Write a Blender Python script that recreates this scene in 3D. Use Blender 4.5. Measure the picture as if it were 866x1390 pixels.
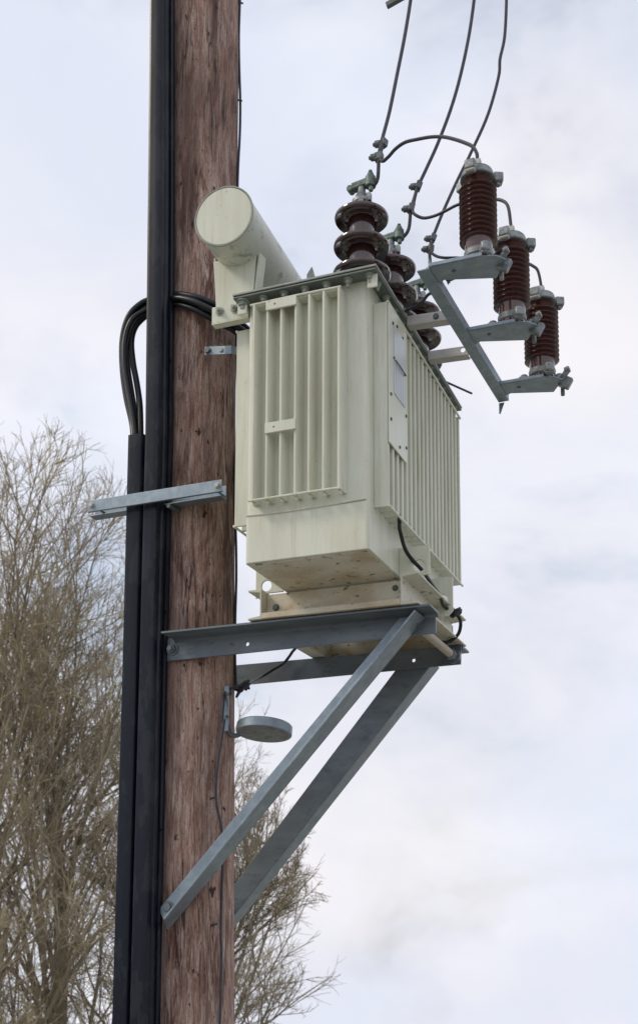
import bpy, bmesh, math, random
import numpy as np
from mathutils import Vector, Matrix
R = math.radians
for o in list(bpy.data.objects): bpy.data.objects.remove(o)
S = bpy.context.scene
COL = S.collection

# ------------------------------------------------------------------ camera
FPX, PX, PY, HH = 1545., 470., 1064., 1390.
CAM = Vector((0, 0, 4.2))
cd = bpy.data.cameras.new('camera'); cam = bpy.data.objects.new('camera', cd); COL.objects.link(cam)
cd.sensor_fit = 'VERTICAL'; cd.sensor_height = 36; cd.lens = 36*FPX/HH
cd.shift_x = (433-PX)/HH; cd.shift_y = (PY-695)/HH
cd.clip_start = .1; cd.clip_end = 8000
cam.location = CAM
cam.rotation_euler = (R(90)+math.atan(198/FPX), 0, R(20.49))
cd.dof.use_dof = True; cd.dof.focus_distance = 4.35; cd.dof.aperture_fstop = 5.0
S.camera = cam

# ------------------------------------------------------------------ world and sun
SUN_EL, SUN_AZ = 42, 238        # azimuth clockwise from +Y
w = bpy.data.worlds.new('World'); S.world = w; w.use_nodes = True
nt = w.node_tree; nt.nodes.clear(); N = nt.nodes; Lk = nt.links.new
out = N.new('ShaderNodeOutputWorld')
sky = N.new('ShaderNodeTexSky'); sky.sky_type = 'NISHITA'; sky.sun_disc = False
sky.sun_elevation = R(SUN_EL); sky.sun_rotation = R(SUN_AZ); sky.air_density = 1.2; sky.dust_density = 1.5
b1 = N.new('ShaderNodeBackground'); b1.inputs['Strength'].default_value = .12
Lk(sky.outputs[0], b1.inputs['Color'])
tc = N.new('ShaderNodeTexCoord')
def noise(scale, detail, rough, dist, sq):
    mp = N.new('ShaderNodeMapping'); mp.inputs['Scale'].default_value = sq
    n = N.new('ShaderNodeTexNoise'); n.inputs['Scale'].default_value = scale
    n.inputs['Detail'].default_value = detail; n.inputs['Roughness'].default_value = rough
    n.inputs['Distortion'].default_value = dist
    Lk(tc.outputs['Generated'], mp.inputs[0]); Lk(mp.outputs[0], n.inputs['Vector']); return n
def ramp(src, stops):
    r = N.new('ShaderNodeValToRGB'); e = r.color_ramp.elements
    while len(e) < len(stops): e.new(.5)
    for i, (p, c) in enumerate(stops): e[i].position = p; e[i].color = (*c, 1)
    Lk(src, r.inputs[0]); return r
n1 = noise(3.4, 6, .5, .4, (1, 1, 1.7))
cc = ramp(n1.outputs['Fac'], [(.3, (.70, .73, .82)), (.44, (.755, .77, .84)), (.55, (.81, .81, .86)), (.70, (.865, .855, .885))])
n2 = noise(2.0, 3, .5, .2, (1, 1, 1.3)); n2.inputs['Scale'].default_value = 2.6
cw = ramp(n2.outputs['Fac'], [(.38, (.95, .985, 1.04)), (.62, (1.01, .995, .99))])
mm = N.new('ShaderNodeMix'); mm.data_type = 'RGBA'; mm.blend_type = 'MULTIPLY'; mm.inputs[0].default_value = 1
Lk(cc.outputs[0], mm.inputs[6]); Lk(cw.outputs[0], mm.inputs[7])
b2 = N.new('ShaderNodeBackground'); b2.inputs['Strength'].default_value = 1.0
Lk(mm.outputs[2], b2.inputs['Color'])
n3 = noise(4.2, 5, .55, .3, (1, 1, 1.5))
gap = ramp(n3.outputs['Fac'], [(.30, (.55,)*3), (.42, (.9,)*3), (.5, (1,)*3)])
ms = N.new('ShaderNodeMixShader'); Lk(gap.outputs[0], ms.inputs[0]); Lk(b1.outputs[0], ms.inputs[1]); Lk(b2.outputs[0], ms.inputs[2])
Lk(ms.outputs[0], out.inputs['Surface'])
sd = bpy.data.lights.new('sun', 'SUN'); sd.energy = 1.45; sd.angle = R(14); sd.color = (1, .88, .68)
so = bpy.data.objects.new('sun', sd); COL.objects.link(so)
az = R(SUN_AZ); el = R(SUN_EL)
dirv = Vector((math.sin(az)*math.cos(el), math.cos(az)*math.cos(el), math.sin(el)))
so.rotation_euler = dirv.to_track_quat('Z', 'Y').to_euler(); so.location = (-4, -6, 12)
S.view_settings.view_transform = 'Standard'; S.view_settings.look = 'None'
S.view_settings.exposure = .14; S.view_settings.gamma = 1

# ------------------------------------------------------------------ materials
def mat(name, col, rough=.5, metal=0, var=(), bump=(), spec=.5, coat=0):
    """var: list of (scale vec, noise scale, lo, hi, colour, factor) blended over col; bump: (scale vec, noise scale, strength, dist)"""
    m = bpy.data.materials.new(name); m.use_nodes = True; t = m.node_tree; n = t.nodes; b = n['Principled BSDF']
    b.inputs['Roughness'].default_value = rough; b.inputs['Metallic'].default_value = metal
    b.inputs['Specular IOR Level'].default_value = spec
    if coat: b.inputs['Coat Weight'].default_value = coat; b.inputs['Coat Roughness'].default_value = .08
    g = n.new('ShaderNodeNewGeometry')
    def nz(vec, sc, det=6, ro=.6):
        mp = n.new('ShaderNodeMapping'); mp.inputs['Scale'].default_value = vec
        q = n.new('ShaderNodeTexNoise'); q.inputs['Scale'].default_value = sc; q.inputs['Detail'].default_value = det
        q.inputs['Roughness'].default_value = ro
        t.links.new(g.outputs['Position'], mp.inputs[0]); t.links.new(mp.outputs[0], q.inputs['Vector']); return q.outputs['Fac']
    prev = None
    for vec, sc, lo, hi, c2, fac in var:
        f = nz(vec, sc)
        mr = n.new('ShaderNodeMapRange'); mr.inputs[1].default_value = lo; mr.inputs[2].default_value = hi
        mr.inputs[4].default_value = fac; t.links.new(f, mr.inputs[0])
        mx = n.new('ShaderNodeMix'); mx.data_type = 'RGBA'
        t.links.new(mr.outputs[0], mx.inputs[0])
        if prev is None: mx.inputs[6].default_value = (*col, 1)
        else: t.links.new(prev, mx.inputs[6])
        mx.inputs[7].default_value = (*c2, 1); prev = mx.outputs[2]
    if prev is None: b.inputs['Base Color'].default_value = (*col, 1)
    else: t.links.new(prev, b.inputs['Base Color'])
    nrm = None
    for vec, sc, st, ds in bump:
        bp = n.new('ShaderNodeBump'); bp.inputs['Strength'].default_value = st; bp.inputs['Distance'].default_value = ds
        t.links.new(nz(vec, sc), bp.inputs['Height'])
        if nrm: t.links.new(nrm, bp.inputs['Normal'])
        nrm = bp.outputs[0]
    if nrm: t.links.new(nrm, b.inputs['Normal'])
    m['base'] = 1
    return m
I3 = (1, 1, 1)
M = {}
M['paint'] = mat('cream_paint', (.63, .655, .555), .34, 0,
    var=[((1, 1, .25), 9, .42, .72, (.50, .50, .39), .7), ((1, 1, .07), 42, .55, .72, (.44, .42, .32), .55), (I3, 38, .64, .74, (.40, .37, .27), .5), (I3, 75, .695, .715, (.20, .13, .08), .8), ((1, 1, .15), 60, .6, .8, (.64, .66, .58), .5)],
    bump=[(I3, 120, .08, .002), (I3, 14, .10, .01)])
M['stained'] = mat('stained_cream_paint', (.62, .60, .50), .55, 0,
    var=[((1, 1, 2), 4, .44, .66, (.38, .27, .14), .8), ((1, 1, 2.5), 24, .60, .66, (.07, .052, .04), .85), ((2, 1, 1), 4, .5, .7, (.55, .54, .45), .5)],
    bump=[(I3, 90, .15, .003)])
M['smudged'] = mat('smudged_cream_paint', (.58, .615, .54), .36, 0, var=[((1, 1, .25), 9, .45, .8, (.49, .48, .38), .6), (I3, 16, .56, .66, (.20, .20, .17), .7), (I3, 70, .64, .69, (.12, .11, .09), .7)], bump=[(I3, 14, .10, .01)])
M['scuffed'] = mat('scuffed_cream_paint', (.55, .55, .46), .5, 0,
    var=[((1, 1, 2), 26, .60, .66, (.09, .08, .07), .85), (I3, 9, .5, .75, (.40, .34, .22), .5)], bump=[(I3, 90, .15, .003)])
M['rim'] = mat('weathered_green_paint', (.30, .34, .30), .5, 0, var=[(I3, 22, .45, .7, (.17, .20, .19), .7), ((1, 1, 3), 60, .6, .7, (.08, .09, .09), .6)], bump=[(I3, 90, .2, .003)])
M['shaded_rim'] = mat('shade_darkened_rim_paint', (.13, .155, .145), .5, 0, var=[(I3, 22, .45, .7, (.08, .10, .095), .7), (I3, 50, .6, .7, (.24, .26, .23), .6)], bump=[(I3, 90, .2, .003)])  # rim flange colour darkened to carry the shade under the lid overhang
M['steel'] = mat('galvanised_steel', (.22, .275, .325), .42, .55, var=[(I3, 26, .4, .65, (.30, .36, .41), .8), (I3, 7, .45, .7, (.16, .205, .25), .7), ((1, 1, 1), 70, .6, .75, (.40, .46, .50), .5), (I3, 45, .66, .70, (.16, .10, .07), .6)], bump=[(I3, 60, .15, .003)])
M['dark_steel'] = mat('dark_weathered_shaded_steel', (.12, .145, .17), .45, .35, var=[((.4, 1, 1), 12, .4, .7, (.19, .225, .24), .7), ((.5, 1, 1), 34, .55, .7, (.065, .08, .10), .6)], bump=[(I3, 60, .2, .003)])  # beams and fittings; on the rear brace face it paints in shade
M['bright_steel'] = mat('bright_galvanised_steel', (.47, .46, .44), .5, .25, var=[((1, 1, 3), 20, .4, .7, (.36, .35, .34), .7)], bump=[(I3, 60, .15, .003)])
M['cast'] = mat('cast_grey_metal', (.24, .27, .28), .48, .55, var=[(I3, 40, .45, .6, (.12, .13, .14), .7), (I3, 15, .55, .7, (.36, .38, .38), .6)], bump=[(I3, 70, .4, .004)])
M['brass'] = mat('tarnished_green_metal', (.15, .20, .18), .55, .4, var=[(I3, 50, .45, .65, (.07, .085, .08), .8)], bump=[(I3, 80, .4, .004)])
M['porcelain'] = mat('brown_glazed_porcelain', (.034, .012, .013), .14, 0, var=[((1, 1, 2), 20, .45, .7, (.055, .024, .024), .7)], bump=[(I3, 40, .05, .004)], coat=1)
M['ribbed'] = mat('reddish_brown_glaze', (.088, .032, .029), .17, 0, var=[((1, 1, 4), 18, .4, .7, (.050, .019, .020), .8), (I3, 60, .6, .75, (.16, .11, .10), .4)], bump=[(I3, 40, .05, .004)], coat=.8)
M['plastic'] = mat('black_plastic', (.0055, .009, .017), .30, 0, spec=.25, var=[((1, 1, .35), 16, .52, .57, (.018, .022, .031), .8), ((1, 1, .5), 50, .55, .7, (.03, .035, .045), .25)], bump=[((1, 1, .2), 40, .1, .003)])
M['cable'] = mat('black_cable', (.007, .009, .013), .36, 0, spec=.35, var=[(I3, 40, .5, .7, (.02, .022, .027), .6)])
M['wire'] = mat('dark_wire', (.028, .03, .045), .5, .2, var=[(I3, 60, .5, .7, (.07, .075, .09), .6)])
M['nut'] = mat('old_bolt_metal', (.12, .14, .14), .5, .5, var=[(I3, 70, .5, .7, (.05, .04, .035), .7)])
M['timber_sleeve'] = mat('buff_sleeve', (.36, .32, .27), .6, 0, var=[(I3, 30, .5, .7, (.25, .2, .14), .6)])
M['twig'] = mat('bare_twig', (.35, .30, .215), .9, 0, var=[(I3, 1.2, .45, .62, (.46, .39, .23), .8), (I3, 5, .5, .7, (.19, .16, .135), .6)])
M['bark'] = mat('grey_bark', (.24, .21, .165), .9, 0, var=[((1, 1, .2), 6, .45, .65, (.27, .235, .13), .7)], bump=[((1, 1, .2), 20, .5, .02)])
M['grass'] = mat('dry_winter_grass_and_gravel', (.30, .285, .245), .95, 0, var=[(I3, .5, .45, .7, (.16, .16, .11), .5)], bump=[(I3, 8, .6, .05)])

# wood of the pole: vertical grain, drying cracks, pale worn streaks
def wood():
    m = bpy.data.materials.new('weathered_pole_wood'); m.use_nodes = True; t = m.node_tree; n = t.nodes; b = n['Principled BSDF']
    b.inputs['Roughness'].default_value = .75; b.inputs['Specular IOR Level'].default_value = .3
    g = n.new('ShaderNodeNewGeometry')
    def mp(v):
        q = n.new('ShaderNodeMapping'); q.inputs['Scale'].default_value = v; t.links.new(g.outputs['Position'], q.inputs[0]); return q.outputs[0]
    def nz(v, s, d=8, r=.6, dist=0):
        q = n.new('ShaderNodeTexNoise'); q.inputs['Scale'].default_value = s; q.inputs['Detail'].default_value = d
        q.inputs['Roughness'].default_value = r; q.inputs['Distortion'].default_value = dist
        t.links.new(mp(v), q.inputs['Vector']); return q.outputs['Fac']
    def mr(f, a, c, x=0, y=1):
        q = n.new('ShaderNodeMapRange'); q.inputs[1].default_value = a; q.inputs[2].default_value = c; q.inputs[3].default_value = x; q.inputs[4].default_value = y
        t.links.new(f, q.inputs[0]); return q.outputs[0]
    def mix(f, a, c):
        q = n.new('ShaderNodeMix'); q.data_type = 'RGBA'; t.links.new(f, q.inputs[0])
        for s, v in ((6, a), (7, c)):
            if isinstance(v, tuple): q.inputs[s].default_value = (*v, 1)
            else: t.links.new(v, q.inputs[s])
        return q.outputs[2]
    broad = nz((1, 1, .30), 7.5, 6, .6, 1.0)
    grain = nz((1, 1, .10), 46, 12, .78, 1.1)
    fine = nz((1, 1, .07), 150, 8, .75, .8)
    c = mix(mr(broad, .38, .58), (.145, .068, .050), (.47, .30, .24))
    c = mix(mr(grain, .47, .62, 0, .9), c, (.58, .47, .42))
    c = mix(mr(grain, .46, .34, 0, .75), c, (.060, .030, .025))
    c = mix(mr(fine, .52, .38, 0, .6), c, (.065, .034, .029))
    swirl = nz((1, 1, .35), 16, 2, .4, 2.6)
    sw = n.new('ShaderNodeMath'); sw.operation = 'SINE'; sm = n.new('ShaderNodeMath'); sm.operation = 'MULTIPLY'; sm.inputs[1].default_value = 70
    t.links.new(swirl, sm.inputs[0]); t.links.new(sm.outputs[0], sw.inputs[0])
    c = mix(mr(sw.outputs[0], .35, 1, 0, .38), c, (.12, .062, .05))
    drip = nz((1.6, 1.6, .10), 7, 3, .5, .2)
    c = mix(mr(drip, .55, .66, 0, .7), c, (.055, .032, .03))
    big = nz((1, 1, .5), 2.3, 3, .5, .3)
    c = mix(mr(big, .50, .68, 0, .6), c, (.12, .07, .055))
    kn = nz((1, 1, .5), 30, 2, .5, 0)
    c = mix(mr(kn, .69, .73, 0, .9), c, (.02, .012, .012))
    worm = n.new('ShaderNodeTexVoronoi'); worm.inputs['Scale'].default_value = 30; t.links.new(mp((1, 1, .55)), worm.inputs['Vector'])
    c = mix(mr(worm.outputs['Distance'], .10, .05, 0, .85), c, (.018, .012, .012))
    crack = nz((1, 1, .05), 18, 5, .5, .3)
    q = n.new('ShaderNodeMath'); q.operation = 'SUBTRACT'; q.inputs[1].default_value = .5; t.links.new(crack, q.inputs[0])
    q2 = n.new('ShaderNodeMath'); q2.operation = 'ABSOLUTE'; t.links.new(q.outputs[0], q2.inputs[0])
    cr = mr(q2.outputs[0], .013, .001, 0, .85)
    msk = n.new('ShaderNodeMath'); msk.operation = 'MULTIPLY'; t.links.new(cr, msk.inputs[0]); t.links.new(mr(nz((1, 1, .3), 5, 2), .48, .60), msk.inputs[1])
    c = mix(msk.outputs[0], c, (.016, .010, .010))
    t.links.new(c, b.inputs['Base Color'])
    b1 = n.new('ShaderNodeBump'); b1.inputs['Strength'].default_value = .8; b1.inputs['Distance'].default_value = .012; t.links.new(grain, b1.inputs['Height'])
    b2 = n.new('ShaderNodeBump'); b2.inputs['Strength'].default_value = .35; b2.inputs['Distance'].default_value = .004; t.links.new(fine, b2.inputs['Height']); t.links.new(b1.outputs[0], b2.inputs['Normal'])
    b3 = n.new('ShaderNodeBump'); b3.invert = True; b3.inputs['Strength'].default_value = .8; b3.inputs['Distance'].default_value = .006; t.links.new(msk.outputs[0], b3.inputs['Height']); t.links.new(b2.outputs[0], b3.inputs['Normal'])
    t.links.new(b3.outputs[0], b.inputs['Normal'])
    return m
M['wood'] = wood()

# printed plate: ruled table lines
def printed():
    m = bpy.data.materials.new('printed_rating_plate'); m.use_nodes = True; t = m.node_tree; n = t.nodes; b = n['Principled BSDF']
    b.inputs['Roughness'].default_value = .3; b.inputs['Metallic'].default_value = .2
    g = n.new('ShaderNodeNewGeometry'); s = n.new('ShaderNodeSeparateXYZ'); t.links.new(g.outputs['Position'], s.inputs[0])
    wv = n.new('ShaderNodeTexWave'); wv.bands_direction = 'Y'; wv.inputs['Scale'].default_value = 12; wv.inputs['Distortion'].default_value = 0
    t.links.new(g.outputs['Position'], wv.inputs['Vector'])
    mr = n.new('ShaderNodeMapRange'); mr.inputs[1].default_value = .90; mr.inputs[2].default_value = .97; t.links.new(wv.outputs['Fac'], mr.inputs[0])
    z = n.new('ShaderNodeMapRange'); z.inputs[1].default_value = 6.262; z.inputs[2].default_value = 6.258; t.links.new(s.outputs['Z'], z.inputs[0])
    mu = n.new('ShaderNodeMath'); mu.operation = 'MULTIPLY'; t.links.new(mr.outputs[0], mu.inputs[0]); t.links.new(z.outputs[0], mu.inputs[1])
    mx = n.new('ShaderNodeMix'); mx.data_type = 'RGBA'; mx.inputs[6].default_value = (.60, .64, .68, 1); mx.inputs[7].default_value = (.16, .18, .23, 1)
    t.links.new(mu.outputs[0], mx.inputs[0]); t.links.new(mx.outputs[2], b.inputs['Base Color'])
    return m
M['printed'] = printed()

# ------------------------------------------------------------------ object helpers
WL = {}
def wl(o): return WL.get(o.name, Vector((0, 0, 0))) if o else Vector((0, 0, 0))
def thing(name, label, cat, loc, group=None):
    o = bpy.data.objects.new(name, None); COL.objects.link(o); o.location = loc; WL[o.name] = Vector(loc)
    o.empty_display_size = .1; o['label'] = label; o['category'] = cat
    if group: o['group'] = group
    return o
def tag(o, label, cat, group=None):
    o['label'] = label; o['category'] = cat
    if group: o['group'] = group
    return o
def obj(name, bm, m, parent=None, origin=None, bevel=0, smooth=False, label=None):
    """bm holds world coordinates; the mesh becomes one object with its origin at `origin`"""
    me = bpy.data.meshes.new(name)
    if isinstance(bm, bmesh.types.BMesh):
        if origin is None:
            c = Vector((0, 0, 0)); k = 0
            for v in bm.verts: c += v.co; k += 1
            origin = c/max(k, 1)
        origin = Vector(origin)
        bmesh.ops.recalc_face_normals(bm, faces=bm.faces)
        bmesh.ops.translate(bm, verts=bm.verts, vec=-origin)
        bm.to_mesh(me); bm.free()
    me.materials.append(M[m] if isinstance(m, str) else m)
    if smooth:
        me.polygons.foreach_set('use_smooth', [True]*len(me.polygons))
        try: me.set_sharp_from_angle(angle=R(38))
        except Exception: pass
    o = bpy.data.objects.new(name, me); COL.objects.link(o)
    o.parent = parent; o.location = origin - wl(parent); WL[o.name] = origin
    if bevel:
        bv = o.modifiers.new('bevel', 'BEVEL'); bv.width = bevel; bv.segments = 4 if bevel > .01 else 2; bv.limit_method = 'ANGLE'; bv.angle_limit = R(40)
    if label: o['label'] = label
    return o
def clone(src, parent, loc, rot=None, name=None):
    """copy of a part (shared mesh) at world position loc"""
    c = src.copy(); COL.objects.link(c); c.parent = parent; c.location = Vector(loc) - wl(parent); WL[c.name] = Vector(loc)
    if rot is not None: c.rotation_euler = rot
    return c
def copy_tree(o, parent=None, loc=None):
    c = o.copy(); COL.objects.link(c); c.parent = parent
    if loc is not None: c.location = loc
    for ch in o.children: copy_tree(ch, c)
    return c
def BM(): return bmesh.new()
def box(bm, x0, x1, y0, y1, z0, z1):
    v = [bm.verts.new(p) for p in ((x0,y0,z0),(x1,y0,z0),(x1,y1,z0),(x0,y1,z0),(x0,y0,z1),(x1,y0,z1),(x1,y1,z1),(x0,y1,z1))]
    for f in ((0,3,2,1),(4,5,6,7),(0,1,5,4),(1,2,6,5),(2,3,7,6),(3,0,4,7)): bm.faces.new([v[i] for i in f])
    return v
def rbox(bm, x0, x1, y0, y1, z0, z1, r, n=6):
    '''box with rounded vertical edges'''
    pts = []
    for cx, cy, a0 in ((x1-r, y1-r, 0), (x0+r, y1-r, 90), (x0+r, y0+r, 180), (x1-r, y0+r, 270)):
        for k in range(n+1):
            a = R(a0+90*k/n); pts.append((cx+r*math.cos(a), cy+r*math.sin(a)))
    prism(bm, pts, (0, 0, z0), (0, 0, z1), (1, 0, 0), (0, 1, 0))
def boxm(bm, sx, sy, sz, mtx):
    v = box(bm, -sx/2, sx/2, -sy/2, sy/2, -sz/2, sz/2)
    for q in v: q.co = mtx @ q.co
def frame(d, up=(0, 0, 1)):
    d = Vector(d).normalized(); u = Vector(up)
    if abs(d.dot(u)) > .98: u = Vector((0, 1, 0))
    s = d.cross(u).normalized(); u = s.cross(d).normalized(); return d, s, u
def prism(bm, prof, p0, p1, side, up):
    """closed 2D profile (side,up) swept from p0 to p1"""
    p0 = Vector(p0); p1 = Vector(p1); side = Vector(side); up = Vector(up)
    a = [bm.verts.new(p0+side*x+up*y) for x, y in prof]; b = [bm.verts.new(p1+side*x+up*y) for x, y in prof]
    n = len(prof)
    for i in range(n): bm.faces.new((a[i], a[(i+1) % n], b[(i+1) % n], b[i]))
    bm.faces.new(a[::-1]); bm.faces.new(b)
def cyl(bm, p0, p1, r, r2=None, n=24):
    d, s, u = frame(Vector(p1)-Vector(p0)); r2 = r if r2 is None else r2
    a = [bm.verts.new(Vector(p0)+(s*math.cos(2*math.pi*i/n)+u*math.sin(2*math.pi*i/n))*r) for i in range(n)]
    b = [bm.verts.new(Vector(p1)+(s*math.cos(2*math.pi*i/n)+u*math.sin(2*math.pi*i/n))*r2) for i in range(n)]
    for i in range(n): bm.faces.new((a[i], a[(i+1) % n], b[(i+1) % n], b[i]))
    bm.faces.new(a[::-1]); bm.faces.new(b)
def lathe(bm, prof, c, n=48, axis=(0, 0, 1), cap=True):
    d, s, u = frame(axis); c = Vector(c); rings = []
    for r, z in prof:
        rings.append([bm.verts.new(c+d*z+(s*math.cos(2*math.pi*i/n)+u*math.sin(2*math.pi*i/n))*r) for i in range(n)])
    for a, b in zip(rings, rings[1:]):
        for i in range(n): bm.faces.new((a[i], a[(i+1) % n], b[(i+1) % n], b[i]))
    if cap: bm.faces.new(rings[0][::-1]); bm.faces.new(rings[-1])
def catmull(pts, k=6):
    P = [Vector(p) for p in pts]; P = [P[0]*2-P[1]] + P + [P[-1]*2-P[-2]]; o = []
    for i in range(1, len(P)-2):
        a, b, c, d = P[i-1:i+3]
        for j in range(k):
            t = j/k; o.append(.5*((2*b)+(c-a)*t+(2*a-5*b+4*c-d)*t*t+(3*b-a-3*c+d)*t**3))
    o.append(P[-2]); return o
def tube(bm, pts, r, n=8, k=6, r2=None):
    q = catmull(pts, k); rings = []; up = Vector((.31, .2, .93))
    for i, p in enumerate(q):
        d = (q[min(i+1, len(q)-1)]-q[max(i-1, 0)]).normalized()
        s = d.cross(up).normalized(); u = s.cross(d).normalized(); up = u
        rr = r if r2 is None else r+(r2-r)*i/(len(q)-1)
        rings.append([bm.verts.new(p+(s*math.cos(2*math.pi*j/n)+u*math.sin(2*math.pi*j/n))*rr) for j in range(n)])
    for a, b in zip(rings, rings[1:]):
        for j in range(n): bm.faces.new((a[j], a[(j+1) % n], b[(j+1) % n], b[j]))
    bm.faces.new(rings[0][::-1]); bm.faces.new(rings[-1])
def holed(bm, outer, holes, o, ax, ay, th):
    """flat plate with round holes: outer polygon and (x,y,r) holes in the plane (ax,ay) at o, extruded by vector th"""
    o = Vector(o); ax = Vector(ax); ay = Vector(ay); es = []
    def loop(pp):
        v = [bm.verts.new(o+ax*x+ay*y) for x, y in pp]
        return [bm.edges.new((v[i], v[(i+1) % len(v)])) for i in range(len(v))]
    es += loop(outer)
    for x, y, r in holes: es += loop([(x+r*math.cos(a*math.pi/8), y+r*math.sin(a*math.pi/8)) for a in range(16)])
    g = bmesh.ops.triangle_fill(bm, use_beauty=True, edges=es)
    fs = [f for f in g['geom'] if isinstance(f, bmesh.types.BMFace)]
    ex = bmesh.ops.extrude_face_region(bm, geom=fs)
    bmesh.ops.translate(bm, verts=[v for v in ex['geom'] if isinstance(v, bmesh.types.BMVert)], vec=Vector(th))
def lobes(bm, c, r, h, n_l, lr, rot=0, lh=None):
    """clamp ring with ears"""
    cyl(bm, Vector(c), Vector(c)+Vector((0, 0, h)), r, n=36)
    for i in range(n_l):
        a = rot+2*math.pi*i/n_l; p = Vector(c)+Vector((math.cos(a)*(r+lr*.2), math.sin(a)*(r+lr*.2), (h-(lh or h))/2))
        boxm(bm, lr*2.0, lr*1.9, lh or h, Matrix.Translation(p+Vector((0, 0, (lh or h)/2))) @ Matrix.Rotation(a, 4, 'Z'))

def bolt_mesh(r, h, wr, sh=0):
    """hex head on a washer, pointing along +Z; sh = threaded end beyond the nut"""
    bm = BM(); cyl(bm, (0, 0, 0), (0, 0, h*.28), wr, n=20); cyl(bm, (0, 0, h*.28), (0, 0, h), r, n=6)
    if sh: cyl(bm, (0, 0, h), (0, 0, h+sh), r*.55, n=12)
    return bm
BOLTS = {}
def bolt(kind, parent, loc, d, m='nut', name='bolt'):
    key = (kind, m, name)
    rot = Vector(d).to_track_quat('Z', 'Y').to_euler()
    if key not in BOLTS:
        b = obj(name, bolt_mesh(*kind), m, parent, origin=(0, 0, 0), smooth=True)
        b.location = Vector(loc)-wl(parent); b.rotation_euler = rot; WL[b.name] = Vector(loc); BOLTS[key] = b; return b
    return clone(BOLTS[key], parent, loc, rot)
BIG = (.019, .018, .026, .012); MED = (.011, .012, .016, .008); SML = (.0055, .004, .0065)

# ------------------------------------------------------------------ ground: hillside that falls away beyond the pole
bm = BM(); K = 60
def gz(x, y):
    t = max(0, y-6.0); return -.112*t*min(1, t/14)+.15*math.sin(x*.11)*math.cos(y*.09) - .02*max(0, abs(x)-30)*(abs(x) < 2500)
ss = sorted(set([round(math.copysign(abs(i/K)**3*3000, i), 3) for i in range(-K, K+1)]))
gv = [[bm.verts.new((x, y, gz(x, y))) for x in ss] for y in ss]
for j in range(len(ss)-1):
    for i in range(len(ss)-1): bm.faces.new((gv[j][i], gv[j][i+1], gv[j+1][i+1], gv[j+1][i]))
g = obj('ground', bm, 'grass', origin=(0, 0, 0), smooth=True); g['kind'] = 'structure'

# ------------------------------------------------------------------ wooden pole
POLE_C = [(-.05, -2.200, .165), (4.116, -2.226, .151), (6.141, -2.249, .152), (8.443, -2.264, .157), (9.9, -2.273, .156)]
def pole_at(z):
    for (z0, x0, r0), (z1, x1, r1) in zip(POLE_C, POLE_C[1:]):
        if z <= z1: t = (z-z0)/(z1-z0); return x0+(x1-x0)*t, r0+(r1-r0)*t
    return POLE_C[-1][1:]
PYC = 4.21
pole = thing('utility_pole', 'thick weathered reddish brown wooden pole carrying the transformer', 'pole', (-2.2, PYC, 0))
from mathutils import noise as mn
bm = BM(); rings = []; NZ, NA = 420, 96
for j in range(NZ+1):
    z = -.05+9.95*j/NZ; x, r = pole_at(z); ring = []
    for i in range(NA):
        a = 2*math.pi*i/NA; ca, sa = math.cos(a), math.sin(a)
        d = mn.noise(Vector((ca*1.3, sa*1.3, z*.5)))*.006 + mn.noise(Vector((ca*5, sa*5, z*.9+7)))*.0028 + mn.noise(Vector((ca*14, sa*14, z*1.2+3)))*.0016
        rr = r+d-.002; ring.append(bm.verts.new((x+ca*rr, PYC+sa*rr, z)))
    rings.append(ring)
for a, b in zip(rings, rings[1:]):
    for i in range(NA): bm.faces.new((a[i], a[(i+1) % NA], b[(i+1) % NA], b[i]))
bm.faces.new(rings[-1]); bm.faces.new(rings[0][::-1])
obj('trunk', bm, 'wood', pole, origin=(-2.2, PYC, 0), smooth=True)

# earth wire stapled to the right flank of the pole
ew = thing('earth_wire', 'thin dark wire stapled down the right edge of the wooden pole', 'wire', (-2.07, 4.1, 4.6))
def on_pole(a, z, off=.004):
    x, r = pole_at(z); return (x+math.cos(a)*(r+off), PYC+math.sin(a)*(r+off), z)
bm = BM(); tube(bm, [on_pole(R(13)+.05*math.sin(z*5), z, .006+.004*math.sin(z*9)) for z in [9.2-i*.16 for i in range(26)]], .006, 6, 3); obj('upper_wire', bm, 'wire', ew)
bm = BM(); tube(bm, [(-2.06,4.10,5.05),(-2.072,4.068,4.855),(-2.077,4.068,4.72),(-2.055,4.08,4.586),(-2.053,4.085,4.439),(-2.056,4.085,4.2),(-2.052,4.085,4.0),(-2.06,4.07,3.0),(-2.05,4.06,1.0),(-2.04,4.05,.02)], .0055, 6, 5); obj('lower_wire', bm, 'wire', ew)
st = None
for a, z in [(13, 7.92), (13, 7.47), (13, 7.02), (13, 8.4)] + [(-40, 4.73), (-37, 4.22)]:
    p = on_pole(R(a)+.05*math.sin(z*5) if z > 5 else R(a), z, .008)
    if st is None:
        bm = BM(); tube(bm, [(p[0]-.012,p[1]-.008,z-.004),(p[0],p[1]-.012,z),(p[0]+.010,p[1],z+.002)], .004, 6, 3); st = obj('staple', bm, 'wire', ew)
    else: clone(st, ew, p)

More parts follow.
